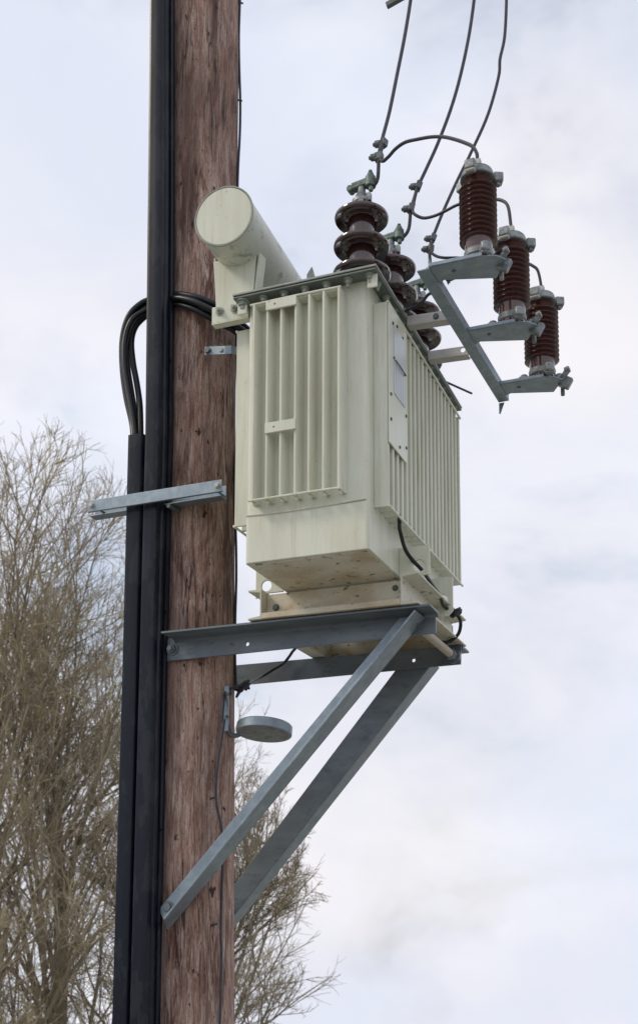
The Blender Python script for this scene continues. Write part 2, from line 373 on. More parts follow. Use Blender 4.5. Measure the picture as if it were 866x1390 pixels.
# ------------------------------------------------------------------ black plastic cable guards
def guard(name, label, rows, rowsx, m='plastic'):
    """rows: (z, x_left, x_right) of the raised box, with a side lip on the right"""
    t = thing(name, label, 'cable guard', ((rows[-1][1]+rows[-1][2])/2, 4.0, max(rows[-1][0], 0)), 'black cable guards on the pole')
    bm = BM(); prev = None
    for z, a, b in rows:
        w_ = b-a; e = .006
        prof = [(a-.004, 4.046), (a-.004, 4.040), (a, 4.036), (a+.002, 3.972+e), (a+e, 3.970), (a+e+.002, 3.969), (a+w_*.25, 3.969), (a+w_*.5, 3.969), (b-e*1.6-.002, 3.969), (b-e*1.6, 3.970), (b-.002, 3.974+e)]
        if rowsx: prof += [(b+.001, 3.992), (b+.010, 3.994), (b+.013, 3.999), (b+.013, 4.008), (b+.004, 4.012), (b+.004, 4.020), (b+.016, 4.022), (b+.021, 4.028), (b+.021, 4.046)]
        else: prof += [(b, 4.036), (b, 4.046)]
        ring = [bm.verts.new((x, y, z)) for x, y in prof]
        if prev:
            n = len(ring)
            for i in range(n): bm.faces.new((prev[i], prev[(i+1) % n], ring[(i+1) % n], ring[i]))
        else: bm.faces.new(ring[::-1])
        prev = ring
    bm.faces.new(prev)
    obj('channel', bm, m, t, smooth=True)
    return t
main_rows = [(9.6, -2.426, -2.358), (8.3, -2.4165, -2.349), (7.3, -2.403, -2.327), (6.27, -2.389, -2.312), (5.2, -2.391, -2.318), (4.12, -2.396, -2.318), (0.02, -2.41, -2.318)]
sec_rows = [(6.272, -2.471, -2.395), (5.2, -2.471, -2.397), (4.12, -2.476, -2.402), (0.02, -2.484, -2.414)]
g1 = guard('cable_guard', 'long black plastic cable guard running the whole height of the wooden pole', main_rows, True)
g2 = guard('cable_guard', 'shorter black plastic cable guard whose open top swallows the looped cables', sec_rows, False)
# screws that hold the long guard
for z in (7.6, 6.6, 5.5, 4.6): bolt(SML, g1, (-2.300 if z < 7 else -2.322, 4.0235, z), (0, -1, .01), 'plastic', 'screw')

# ------------------------------------------------------------------ looped low-voltage cables
loops = [
 [(-2.440,4.000,6.10),(-2.456,4.000,6.253),(-2.478,4.020,6.347),(-2.516,4.030,6.475),(-2.542,4.035,6.616),(-2.546,4.035,6.752),(-2.519,4.035,6.850),(-2.473,4.050,6.905),(-2.422,4.060,6.925),(-2.357,4.058,6.922),(-2.282,4.040,6.907),(-2.198,4.030,6.874),(-2.139,4.04,6.848),(-2.098,4.060,6.826),(-2.060,4.120,6.806),(-2.03,4.22,6.789),(-2.0,4.4,6.77)],
 [(-2.435,4.000,6.10),(-2.442,4.000,6.251),(-2.460,4.020,6.361),(-2.497,4.040,6.493),(-2.529,4.055,6.621),(-2.544,4.060,6.743),(-2.524,4.060,6.832),(-2.477,4.066,6.884),(-2.427,4.07,6.900),(-2.355,4.066,6.895),(-2.284,4.044,6.887),(-2.197,4.025,6.847),(-2.139,4.030,6.814),(-2.098,4.060,6.786),(-2.06,4.120,6.772),(-2.02,4.220,6.752),(-1.98,4.4,6.74)],
 [(-2.425,4.010,6.10),(-2.427,4.005,6.248),(-2.431,4.010,6.319),(-2.450,4.030,6.437),(-2.479,4.050,6.545),(-2.504,4.055,6.650),(-2.516,4.058,6.748),(-2.500,4.060,6.812),(-2.462,4.066,6.852),(-2.419,4.068,6.872),(-2.354,4.062,6.874),(-2.283,4.040,6.860),(-2.196,4.026,6.816),(-2.138,4.036,6.780),(-2.090,4.066,6.753),(-2.055,4.130,6.745),(-2.02,4.230,6.731),(-1.98,4.4,6.72)],
 [(-2.445,3.995,6.10),(-2.443,3.992,6.247),(-2.459,4.000,6.352),(-2.494,4.008,6.495),(-2.518,4.012,6.621),(-2.522,4.018,6.737),(-2.495,4.022,6.820),(-2.455,4.045,6.863),(-2.414,4.060,6.880),(-2.346,4.050,6.884),(-2.282,4.022,6.880),(-2.196,4.006,6.842),(-2.136,4.010,6.806),(-2.085,4.04,6.775),(-2.045,4.10,6.755),(-2.0,4.2,6.74),(-1.96,4.4,6.73)]]
labs = ['outermost of the thick black cables looping out left of the cable guard', 'second black looped cable, lying just inside the outermost one', 'innermost black looped cable with the tightest bend beside the guard', 'black looped cable lying in front of the other three']
for p, l in zip(loops, labs):
    bm = BM(); tube(bm, p, .0135, 12, 6); tag(obj('black_cable', bm, 'cable', smooth=True), l, 'cable', 'black cables looped beside the pole')

# ------------------------------------------------------------------ guard clamp (galvanised cross bars)
cl = thing('guard_clamp', 'pair of galvanised angle bars clamping the black cable guards to the pole', 'clamp', (-2.3, 3.96, 5.95))
def ell(bm, p0, p1, a, b, t, s, u):
    """L section: leg a along s, leg b along u"""
    prism(bm, [(0, 0), (a, 0), (a, t), (t, t), (t, b), (0, b)], p0, p1, s, u)
bm = BM(); prism(bm, [(0, 0), (.012, 0), (.012, .004), (.004, .007), (.004, .050), (0, .050)], (-2.633, 3.934, 5.943), (-2.004, 3.934, 5.948), (0, 1, 0), (0, 0, 1))
obj('front_bar', bm, 'steel', cl, bevel=.0015)
bm = BM(); prism(bm, [(0, 0), (.05, 0), (.05, .005), (.005, .005), (.005, .062), (0, .062)], (-2.665, 4.050, 5.951), (-2.040, 4.050, 5.957), (0, -1, 0), (0, 0, 1))
obj('rear_bar', bm, 'steel', cl, bevel=.0015)
bolt((.010, .010, .013), cl, (-2.612, 3.934, 5.972), (0, -1, 0), 'bright_steel'); bolt((.010, .010, .013), cl, (-2.024, 3.934, 5.975), (0, -1, 0), 'bright_steel')
for q in ((-2.612, 5.972), (-2.050, 5.975)):
    bm = BM(); cyl(bm, (q[0], 3.94, q[1]), (q[0], 4.06, q[1]), .005, n=10); obj('through_rod', bm, 'steel', cl, smooth=True)
bm = BM(); cyl(bm, (-2.275, 3.985, 5.942), (-2.262, 4.10, 5.945), .009, n=12); obj('pole_stud', bm, 'dark_steel', cl, smooth=True)

# ------------------------------------------------------------------ support frame: two angle beams and two raking braces
sf = thing('support_frame', 'dark galvanised steel bracket of two beams and two raking braces under the transformer', 'bracket', (-2.2, 4.3, 4.25))
ZB = 5.393
bm = BM()
holed(bm, [(-2.300, 5.298), (-1.150, 5.310), (-1.150, ZB), (-2.300, ZB)], [(-1.934, 5.338, .0085), (-2.000, 5.340, .007)], (0, 4.04, 0), (1, 0, 0), (0, 0, 1), (0, .010, 0))
obj('front_beam_web', bm, 'dark_steel', sf, bevel=.0012)
bm = BM(); prism(bm, [(0, 0), (-.110, 0), (-.114, -.003), (-.114, -.009), (-.02, -.010), (-.008, -.014), (-.001, -.022), (0, -.022)], (-2.262, 4.0395, ZB), (-1.138, 4.0395, ZB), (0, 1, 0), (0, 0, 1))
obj('front_beam_flange', bm, 'dark_steel', sf, smooth=True)
bm = BM(); holed(bm, [(-2.42, 5.296), (-1.193, 5.311), (-1.190, ZB), (-2.42, ZB)], [(-1.40, 5.345, .008)], (0, 4.568, 0), (1, 0, 0), (0, 0, 1), (0, .010, 0))
obj('rear_beam_web', bm, 'dark_steel', sf, bevel=.0012)
bm = BM(); prism(bm, [(0, 0), (.105, 0), (.105, -.009), (.01, -.010), (0, -.02)], (-2.42, 4.5785, ZB), (-1.185, 4.5785, ZB), (0, 1, 0), (0, 0, 1))
obj('rear_beam_flange', bm, 'dark_steel', sf, bevel=.001)
def quadplate(bm, a, b, c, d, th):
    th = Vector(th); p = [Vector(q) for q in (a, b, c, d)]
    v = [bm.verts.new(q) for q in p]; w_ = [bm.verts.new(q+th) for q in p]
    bm.faces.new(v); bm.faces.new(w_[::-1])
    for i in range(4): bm.faces.new((v[i], w_[i], w_[(i+1) % 4], v[(i+1) % 4]))
# front brace: face in the plane Y=4.03, flange turned toward the viewer
yb = 4.030
A1, B1 = Vector((-1.287, yb, 5.383)), Vector((-2.306, yb, 4.281))       # upper edge
A2, B2 = Vector((-1.190, yb, 5.372)), Vector((-2.264, yb, 4.200))       # lower edge
bm = BM(); quadplate(bm, A1, B1, B2, A2, (0, .009, 0)); obj('brace', bm, 'steel', sf, bevel=.0015)
dn = (A2-B2).normalized(); nn = Vector((-dn.z, 0, dn.x))
bm = BM(); quadplate(bm, A2+Vector((0,-.001,0)), B2+Vector((0,-.001,0)), B2+Vector((.034, -.088, .038)), A2+Vector((-.004, -.098, -.0)), nn*.009)
obj('brace_flange', bm, 'steel', sf, bevel=.0015)
# rear brace: shade painted in, darker face and lighter flange of one steel angle
yb = 4.580
C1, D1 = Vector((-1.470, yb, 5.330)), Vector((-2.36, yb, 4.257))
C2, D2 = Vector((-1.318, yb, 5.330)), Vector((-2.34, yb, 4.150))
bm = BM(); quadplate(bm, C1, D1, D2, C2, (0, .009, 0)); obj('brace', bm, 'dark_steel', sf, bevel=.0015)
dn = (C2-D2).normalized(); nn = Vector((-dn.z, 0, dn.x))
bm = BM(); quadplate(bm, C2+Vector((0,.01,0)), D2+Vector((0,.01,0)), D2+Vector((0, .105, 0)), C2+Vector((0, .105, 0)), nn*.009)
obj('brace_flange', bm, 'steel', sf, bevel=.0015)
bolt(BIG, sf, (-2.272, 4.04, 5.345), (0, -1, 0), 'dark_steel'); bolt(BIG, sf, (-1.222, 4.04, 5.352), (0, -1, 0), 'dark_steel')
bolt((.017, .016, .024, .0), sf, (-2.262, 4.03, 4.29), (0, -1, 0), 'dark_steel')
for q in ((-2.262, 4.29), (-2.272, 5.345)):
    bm = BM(); cyl(bm, (q[0], 4.035, q[1]), (q[0], 4.6, q[1]), .010, n=12); obj('pole_bolt_shank', bm, 'dark_steel', sf, smooth=True)
bm = BM(); cyl(bm, (-1.222, 4.051, 5.345), (-1.222, 4.50, 5.345), .017, n=20); obj('tie_sleeve', bm, 'timber_sleeve', sf, smooth=True)
bm = BM(); cyl(bm, (-1.222, 4.50, 5.345), (-1.222, 4.567, 5.345), .024, n=6); cyl(bm, (-1.222, 4.545, 5.345), (-1.222, 4.5675, 5.345), .032, n=24); obj('tie_nut', bm, 'dark_steel', sf, smooth=True)

# ------------------------------------------------------------------ the transformer
T0 = (-1.51, 4.2, 5.40)
tr = thing('transformer', 'cream painted oil filled transformer with cooling fins and brown bushings on the bracket', 'transformer', T0)
XL, XR, YF, YK, ZT, ZL = -1.748, -1.272, 3.63, 4.70, 5.522, 6.526
bm = BM(); rbox(bm, XL, XR, YF, YK, 5.70, 6.5318, .017); obj('tank', bm, 'paint', tr, smooth=True)
bm = BM(); rbox(bm, XL-.002, XR+.002, YF-.003, YK, ZT, 5.6995, .015); obj('lower_tank', bm, 'paint', tr, bevel=.003)
bm = BM(); box(bm, XL+.012, XR-.012, YF+.012, YK-.01, ZT-.004, ZT+.004); obj('tank_bottom', bm, 'stained', tr, bevel=.002)
# weld seam that sags slightly
bm = BM(); tube(bm, [(XL, YF-.003, 5.703), (-1.62, YF-.005, 5.698), (-1.45, YF-.005, 5.700), (XR-.01, YF-.004, 5.706)], .0035, 6, 4); obj('weld_seam', bm, 'paint', tr, smooth=True)
# rim flange and lid
bm = BM()
for b_ in ((-1.783, -1.223, 3.57, YF+.004), (-1.783, -1.223, YK-.004, 4.76)): box(bm, b_[0], b_[1], b_[2], b_[3], ZL, 6.532)
box(bm, -1.783, XL+.004, YF+.0042, YK-.0042, ZL, 6.532); box(bm, XR-.004, -1.223, YF+.0042, YK-.0042, ZL, 6.532)
obj('rim_flange', bm, 'shaded_rim', tr, bevel=.001)
bm = BM(); box(bm, -1.780, -1.226, 3.573, 4.757, 6.5325, 6.5360); obj('gasket', bm, 'cable', tr)
bm = BM(); box(bm, -1.785, -1.221, 3.568, 4.762, 6.5365, 6.545); obj('lid', bm, 'rim', tr, bevel=.002)
for i in range(7):
    x = -1.755+i*.0835
    bolt(BIG if i in (0,) else (.012, .018, .017, .014), tr, (x, 3.598, ZL), (0, 0, -1), 'rim')
for i in range(12): bolt((.010, .016, .015, .012), tr, (-1.246, 3.66+i*.0955, ZL), (0, 0, -1), 'rim'); 
for x in (-1.755, -1.6, -1.45, -1.3): bolt((.010, .012, .015), tr, (x, 3.60, 6.545), (0, 0, 1), 'rim')
# corner gusset tabs hanging under the rim
for x0, x1 in ((-1.776, -1.738), (-1.264, -1.226)):
    bm = BM(); holed(bm, [(x0, 6.474), (x1, 6.474), (x1, ZL-.001), (x0, ZL-.001)], [], (0, 3.594, 0), (1, 0, 0), (0, 0, 1), (0, .008, 0))
    obj('rim_tab', bm, 'paint', tr, bevel=.003)
# front cooling fins (seven) with top and bottom weld rods
fx = [-1.700, -1.645, -1.590, -1.533, -1.480, -1.424, -1.366]
f0 = None
def fin_x(x, wd, y0, y1, z0, z1):       # fin standing out toward -Y
    bm = BM(); prof = [(-wd*.85, 0), (-wd*.5, -.006), (-wd*.42, -(y1-y0)+.004), (-wd*.2, -(y1-y0)), (wd*.2, -(y1-y0)), (wd*.42, -(y1-y0)+.004), (wd*.5, -.006), (wd*.85, 0)]
    prism(bm, prof, (x, y1-.001, z0), (x, y1-.001, z1), (1, 0, 0), (0, 1, 0)); return bm
for i, x in enumerate(fx):
    if f0 is None: f0 = obj('front_fin', fin_x(x, .014, 3.577, YF, 5.735, 6.492), 'paint', tr, origin=(x, YF, 6.1), smooth=True)
    else: clone(f0, tr, (x, YF, 6.1))
bm = BM(); tube(bm, [(-1.716, 3.580, 5.738), (-1.5, 3.577, 5.738), (-1.358, 3.580, 5.739)], .0045, 8, 2); obj('fin_weld_rod', bm, 'paint', tr, smooth=True)
bm = BM(); tube(bm, [(-1.716, 3.580, 6.492), (-1.5, 3.577, 6.492), (-1.358, 3.580, 6.492)], .0045, 8, 2); box(bm, -1.708, -1.361, 3.582, YF-.001, 6.484, 6.492); obj('fin_top_cap', bm, 'paint', tr, smooth=True)
for i, x in enumerate(fx):
    if i == 0: bm = BM(); prism(bm, [(0, 0), (.010, 0), (.007, -.014), (.003, -.014)], (x-.005, YF-.020, 5.735), (x-.005, YF-.0405, 5.735), (1, 0, 0), (0, 0, 1)); foot = obj('fin_foot', bm, 'paint', tr, origin=(x, YF, 5.73), bevel=.002)
    else: clone(foot, tr, (x, YF, 5.73))
for za, zb_ in ((6.452, 6.490), (5.978, 6.018)):
    bm = BM(); holed(bm, [(-1.648, za), (-1.527, za), (-1.527, zb_), (-1.648, zb_)], [(-1.612, (za+zb_)/2, .0035)], (0, 3.567, 0), (1, 0, 0), (0, 0, 1), (0, .009, 0))
    obj('fin_cross_bar', bm, 'paint', tr, bevel=.002)
# cooling fins on the two long sides
XO = -1.218
def fin_y(s, xo, xb, wd):
    bm = BM(); d = abs(xo-xb); prof = [(-wd*.75, 0), (-wd*.5, s*.006), (-wd*.45, s*(d-.004)), (-wd*.25, s*d), (wd*.25, s*d), (wd*.45, s*(d-.004)), (wd*.5, s*.006), (wd*.75, 0)]
    prism(bm, prof, (xb, 0, 5.695), (xb, 0, 6.462), (0, 1, 0), (1, 0, 0)); return bm
NF = 19
fr = obj('side_fin', fin_y(1, XO, XR+.001, .017), 'paint', tr, origin=(XR, 0, 6.08), smooth=True)
fl = obj('side_fin', fin_y(-1, -1.822, XL-.001, .017), 'paint', tr, origin=(XL, 0, 6.08), smooth=True)
fr.location = Vector((XR, 3.696, 6.08))-Vector(T0); fl.location = Vector((XL, 3.696, 6.08))-Vector(T0)
for i in range(1, NF):
    y = 3.696+i*(4.690-3.696)/(NF-1); clone(fr, tr, (XR, y, 6.08)); clone(fl, tr, (XL, y, 6.08))
for s, xo in ((1, XO), (-1, -1.822)):
    bm = BM(); tube(bm, [(xo+s*.002, 3.684, 5.693), (xo+s*.002, 4.2, 5.693), (xo+s*.002, 4.705, 5.693)], .005, 8, 2); obj('fin_edge_rod', bm, 'paint', tr, smooth=True)
    bm = BM(); tube(bm, [(xo+s*.001, 3.684, 6.464), (xo+s*.001, 4.2, 6.464), (xo+s*.001, 4.705, 6.464)], .005, 8, 2); obj('fin_edge_rod', bm, 'paint', tr, smooth=True)
    xb = XR if s > 0 else XL
    bm = BM(); a_, b_ = sorted((xb+s*.001, xo-s*.001)); box(bm, a_, b_, 3.6835, 3.6860, 5.690, 6.464)   # flat front panel of the cooler
    obj('end_panel', bm, 'paint', tr, bevel=.001)
# rating plate backing, plate, handle and screws on the right flank
bm = BM(); box(bm, XO+.0005, XO+.0065, 3.685, 3.890, 5.928, 6.458); obj('cover_plate', bm, 'paint', tr, bevel=.0015)
PXO = XO+.0065
bm = BM(); box(bm, PXO+.0003, PXO+.003, 3.735, 3.862, 6.135, 6.395); obj('rating_plate', bm, 'printed', tr, bevel=.0006)
bm = BM(); tube(bm, [(PXO+.004, 3.738, 6.262), (PXO+.008, 3.75, 6.260), (PXO+.008, 3.85, 6.260), (PXO+.004, 3.862, 6.262)], .0026, 6, 3); obj('plate_divider', bm, 'nut', tr, smooth=True)
for y, z in ((3.727, 6.400), (3.775, 6.412), (3.842, 6.400), (3.737, 6.270), (3.855, 6.262), (3.700, 6.115), (3.700, 6.020), (3.880, 6.110), (3.880, 5.985), (3.80, 5.955)):
    bolt(SML, tr, (PXO, y, z), (1, 0, 0), 'nut', 'screw')
# underframe: two side rails (channels open outward) and a front and rear cross channel
def chan(bm, p0, p1, s, w_, h, tw=.007, tf=.010, lip=None):
    lip = lip or tf
    prism(bm, [(0, 0), (w_, 0), (w_, lip*.7), (tw, tf*1.4), (tw, h-tf*1.4), (w_, h-lip*.7), (w_, h), (0, h)], p0, p1, s, (0, 0, 1))
Z0 = 5.397; H = 5.517-Z0
bm = BM(); chan(bm, (-1.250, 3.915, Z0), (-1.250, 4.62, Z0), (1, 0, 0), .070, H, lip=.010); obj('side_rail', bm, 'scuffed', tr, bevel=.002)
bm = BM(); chan(bm, (-1.815, 3.915, Z0), (-1.815, 4.72, Z0), (-1, 0, 0), .058, H, lip=.010); obj('side_rail', bm, 'scuffed', tr, bevel=.002)
bm = BM(); prism(bm, [(0, 0), (-.060, 0), (-.060, .022), (-.012, .026), (-.007, .032), (-.007, H-.010), (0, H-.010)], (-1.8148, 3.972, Z0+.0006), (-1.2502, 3.972, Z0+.0006), (0, 1, 0), (0, 0, 1)); obj('cross_channel', bm, 'stained', tr, bevel=.002)
bm = BM(); prism(bm, [(0, 0), (.07, 0), (.07, .008), (.008, .010), (.008, H-.01), (0, H-.01)], (-1.8148, 4.66, Z0+.0006), (-1.2502, 4.66, Z0+.0006), (0, 1, 0), (0, 0, 1)); obj('cross_channel', bm, 'stained', tr, bevel=.002)
bolt((.011, .009, .014), tr, (-1.775, 3.965, 5.452), (0, -1, 0), 'nut'); bolt((.009, .007, .012), tr, (-1.285, 3.965, 5.478), (0, -1, 0), 'nut')
# lug plates with a round hole
def lug(x0, x1, z0, z1, y, hx, hz, hr, cut):
    bm = BM(); o_ = [(x0, z0), (x1-cut, z0), (x1, z0+abs(cut)), (x1, z1), (x0, z1)]
    holed(bm, o_, [(hx, hz, hr)], (0, y, 0), (1, 0, 0), (0, 0, 1), (0, .009, 0)); return bm
obj('lifting_lug', lug(-1.2695, -1.150, 5.5175, 5.632, 3.965, -1.190, 5.555, .024, .001), 'paint', tr, bevel=.0015)
obj('lifting_lug', lug(-1.2695, -1.168, 5.465, 5.628, 4.36, -1.213, 5.531, .025, .02), 'paint', tr, bevel=.0015)
bm = BM(); holed(bm, [(-1.868, 5.5), (-1.836, 5.5175), (-1.750, 5.5175), (-1.750, 5.632), (-1.868, 5.632)], [(-1.822, 5.548, .022)], (0, 3.975, 0), (1, 0, 0), (0, 0, 1), (0, .009, 0)); obj('lifting_lug', bm, 'paint', tr, bevel=.0015)
bm = BM(); holed(bm, [(-1.550, 6.5455), (-1.505, 6.5455), (-1.505, 6.60), (-1.53, 6.688), (-1.550, 6.66)], [(-1.528, 6.64, .006)], (0, 3.72, 0), (1, 0, 0), (0, 0, 1), (0, .010, 0)); obj('lid_lug', bm, 'rim', tr, bevel=.0015)
# conservator drum on its bracket
ca = Vector((-math.sin(R(-20.49+17.6+0)), 0, 0))
ax = Vector((-.046, 1, .006)).normalized(); c0 = Vector((-1.790, 3.50, 6.815)); LEN = 1.10; CR = .1140
bm = BM(); lathe(bm, [(CR-.004, 0), (CR, .004), (CR, LEN-.004), (CR-.004, LEN)], c0, 72, ax); obj('conservator', bm, 'smudged', tr, smooth=True)
bm = BM(); d_, s_, u_ = frame(ax); tube(bm, [c0+(s_*math.cos(a*math.pi/18)+u_*math.sin(a*math.pi/18))*(CR+.001) for a in range(37)], .0032, 8, 2); obj('end_seam', bm, 'rim', tr, smooth=True)
bm = BM(); cyl(bm, c0-ax*.0015, c0+ax*.001, CR-.004, n=72); obj('end_plate', bm, 'paint', tr, smooth=True)
bm = BM(); holed(bm, [(-1.887, 6.55), (-1.737, 6.55), (-1.724, 6.74), (-1.80, 6.735), (-1.904, 6.742)], [], (0, 3.64, 0), (1, 0, 0), (0, 0, 1), (0, .006, 0)); obj('conservator_bracket', bm, 'paint', tr, bevel=.001)
bm = BM(); v0 = [(-1.737, 3.6465, 6.548), (-1.737, 3.70, 6.548), (-1.712, 3.70, 6.78), (-1.712, 3.6465, 6.78)]; quadplate(bm, *v0, (.006, 0, -.001)); obj('bracket_gusset', bm, 'paint', tr, bevel=.001)
bm = BM(); v0 = [(-1.893, 3.6465, 6.548), (-1.893, 3.70, 6.548), (-1.905, 3.74, 6.79), (-1.905, 3.6465, 6.76)]; quadplate(bm, *v0, (.006, 0, -.001)); obj('bracket_gusset', bm, 'paint', tr, bevel=.001)
bm = BM(); holed(bm, [(-1.902, 6.484), (-1.7495, 6.484), (-1.7495, 6.549), (-1.902, 6.549)], [], (0, 3.632, 0), (1, 0, 0), (0, 0, 1), (0, .0075, 0)); obj('bracket_foot', bm, 'paint', tr, bevel=.001)
bolt((.012, .012, .017, .012), tr, (-1.868, 3.632, 6.526), (0, -1, 0), 'rim'); bolt((.012, .012, .017, .012), tr, (-1.805, 3.632, 6.524), (0, -1, 0), 'rim')
bm = BM(); box(bm, -1.902, -1.7495, 3.6315, 3.665, 6.4785, 6.4835); obj('bracket_foot_lip', bm, 'paint', tr, bevel=.001)
bm = BM(); tube(bm, [(-1.80, 4.45, 6.72), (-1.79, 4.45, 6.66), (-1.72, 4.40, 6.62), (-1.66, 4.38, 6.58), (-1.66, 4.38, 6.54)], .014, 12, 4); obj('oil_pipe', bm, 'paint', tr, smooth=True)
# three porcelain bushings
def shed(z, r, rc):
    return [(rc, z-.012), (rc+.006, z-.006), (r*.66, z-.003), (r*.70, z-.009), (r*.75, z-.003), (r*.90, z-.010), (r*.955, z-.013), (r*.99, z-.009), (r, z-.003), (r*.985, z+.003), (r*.92, z+.008), (r*.72, z+.015), (rc+.010, z+.024), (rc, z+.034)]
XB = -1.362
def bushing(y):
    c = (XB, y, 0); rc = .051; prof = [(.06, 6.548), (.06, 6.585), (.05, 6.60)]
    for z, r in ((6.671, .111), (6.784, .108), (6.902, .104)): prof += [(a, b) for a, b in shed(z, r, rc)]
    prof += [(.040, 6.955), (.036, 6.962)]
    bm = BM(); lathe(bm, prof, c, 64); o = obj('bushing', bm, 'porcelain', tr, origin=(XB, y, 6.546), smooth=True)
    bm = BM(); cyl(bm, (XB, y, 6.5455), (XB, y, 6.562), .078, n=40); obj('base_ring', bm, 'cast', o, smooth=True)
    bm = BM(); lathe(bm, [(.037, 6.9555), (.037, 6.972), (.030, 6.976), (.020, 7.000), (.016, 7.005), (.015, 7.030)], c, 28); boxm(bm, .016, .02, .03, Matrix.Translation((XB+.034, y-.01, 6.974))); obj('cap', bm, 'cast', o, smooth=True)
    bm = BM()
    boxm(bm, .085, .034, .026, Matrix.Translation((XB+.006, y, 7.040)) @ Matrix.Rotation(R(-8), 4, 'Y'))
    cyl(bm, (XB-.046, y-.012, 7.032), (XB-.046, y+.026, 7.036), .013, n=14)
    cyl(bm, (XB+.036, y, 7.022), (XB+.036, y, 7.066), .022, .020, n=16); cyl(bm, (XB+.036, y, 7.066), (XB+.036, y, 7.080), .014, n=6); cyl(bm, (XB+.036, y, 7.080), (XB+.036, y, 7.092), .008, n=12)
    cyl(bm, (XB+.040, y-.006, 7.000), (XB+.040, y-.006, 7.022), .009, n=10)
    t_ = obj('terminal_clamp', bm, 'brass', o, bevel=.004, smooth=True)
    return o
bu = bushing(3.812)
for y in (4.170, 4.535):
    c = copy_tree(bu, tr, Vector((XB, y, 6.546))-Vector(T0))
# bushing ids share one look; low tension bushings stand hidden behind the drum

# ------------------------------------------------------------------ arrester bracket bolted to the lid
ab = thing('arrester_bracket', 'grey galvanised angle rail with three arms holding the ribbed arresters', 'bracket', (-1.05, 4.1, 6.49))
def st_bar(y):
    bm = BM(); x0, x1 = -1.262, -1.062
    box(bm, x0, x1, y, y+.004, 6.497, 6.533); box(bm, x0, x1, y+.004, y+.042, 6.497, 6.501); return bm
for y in (3.93, 4.215):
    bm = BM(); box(bm, -1.26, -1.045, y, y+.004, 6.5005+.046, 6.5005+.084); box(bm, -1.26, -1.045, y+.0041, y+.042, 6.5465, 6.5505)
    bmesh.ops.translate(bm, verts=bm.verts, vec=(0, 0, -.044))
    bm.free()
    bm = BM(); holed(bm, [(-1.2205, 6.500), (-1.030, 6.492), (-1.030, 6.530), (-1.2205, 6.538)], [(-1.098 if y < 4 else -1.075, 6.516, .010)] if y > 4 else [], (0, y, 0), (1, 0, 0), (0, 0, 1), (0, .004, 0))
    quadplate(bm, (-1.2205, y+.0042, 6.500), (-1.055, y+.0042, 6.493), (-1.055, y+.044, 6.493), (-1.2205, y+.044, 6.500), (0, 0, .004))
    obj('stand_off_bar', bm, 'bright_steel', ab, bevel=.0008)
bolt((.011, .006, .0115), ab, (-1.105, 3.93, 6.514), (0, -1, 0), 'nut')
for y in (3.955, 4.24):
    bm = BM(); holed(bm, [(-1.052, 6.490), (-1.024, 6.490), (-1.024, 6.545), (-1.052, 6.545)], [(-1.037, 6.532, .006)], (0, y, 0), (1, 0, 0), (0, 0, 1), (0, .004, 0)); obj('bar_tab', bm, 'bright_steel', ab, bevel=.0006)
bm = BM(); R0, R1 = Vector((-1.073, 3.575, 6.484)), Vector((-1.030, 4.655, 6.484))
prism(bm, [(0, 0), (.046, 0), (.046, .040), (.041, .040), (.040, .006), (0, .005)], R0, R1, (1, -.04, 0), (0, 0, 1))
obj('rail', bm, 'steel', ab, bevel=.0015)
bm = BM(); holed(bm, [(-1.030, 6.435), (-1.024, 6.435), (-1.006, 6.484), (-1.030, 6.484)], [], (0, 4.66, 0), (1, 0, 0), (0, 0, 1), (0, .004, 0)); obj('rail_end_tab', bm, 'steel', ab, bevel=.0006)
arm0 = None
ARM = [(-1.028, 3.575), (-1.034, 4.038), (-1.010, 4.508)]
ARM[1] = (-1.012, 4.038); ARM[2] = (-.994, 4.508)
for i, (ax0, ay0) in enumerate(ARM):
    if arm0 is None:
        zt = 6.4895
        bm = BM(); holed(bm, [(ax0-.012, ay0), (ax0+.185, ay0-.004), (ax0+.235, ay0+.012), (ax0+.262, ay0+.045), (ax0+.205, ay0+.145), (ax0+.03, ay0+.092), (ax0+.008, ay0+.105), (ax0-.012, ay0+.13)],
              [(ax0+.075, ay0+.048, .0075)], (0, 0, zt), (1, 0, 0), (0, 1, 0), (0, 0, .005))
        box(bm, ax0+.0, ax0+.19, ay0-.008, ay0-.0042, zt, zt+.014)
        arm0 = obj('arm', bm, 'steel', ab, origin=(ax0, ay0, zt), bevel=.002)
        bm = BM(); cyl(bm, (ax0+.075, ay0+.048, zt-.002), (ax0+.075, ay0+.048, zt+.02), .007, n=8); a1 = obj('rivet', bm, 'nut', arm0)
    else: copy_tree(arm0, ab, Vector((ax0, ay0, 6.4895))-Vector((-1.05, 4.1, 6.49)))
for y in (3.70, 3.725): bolt((.010, .010, .013, .016), ab, (-1.005, y, 6.520), (1, 0, .2), 'nut')

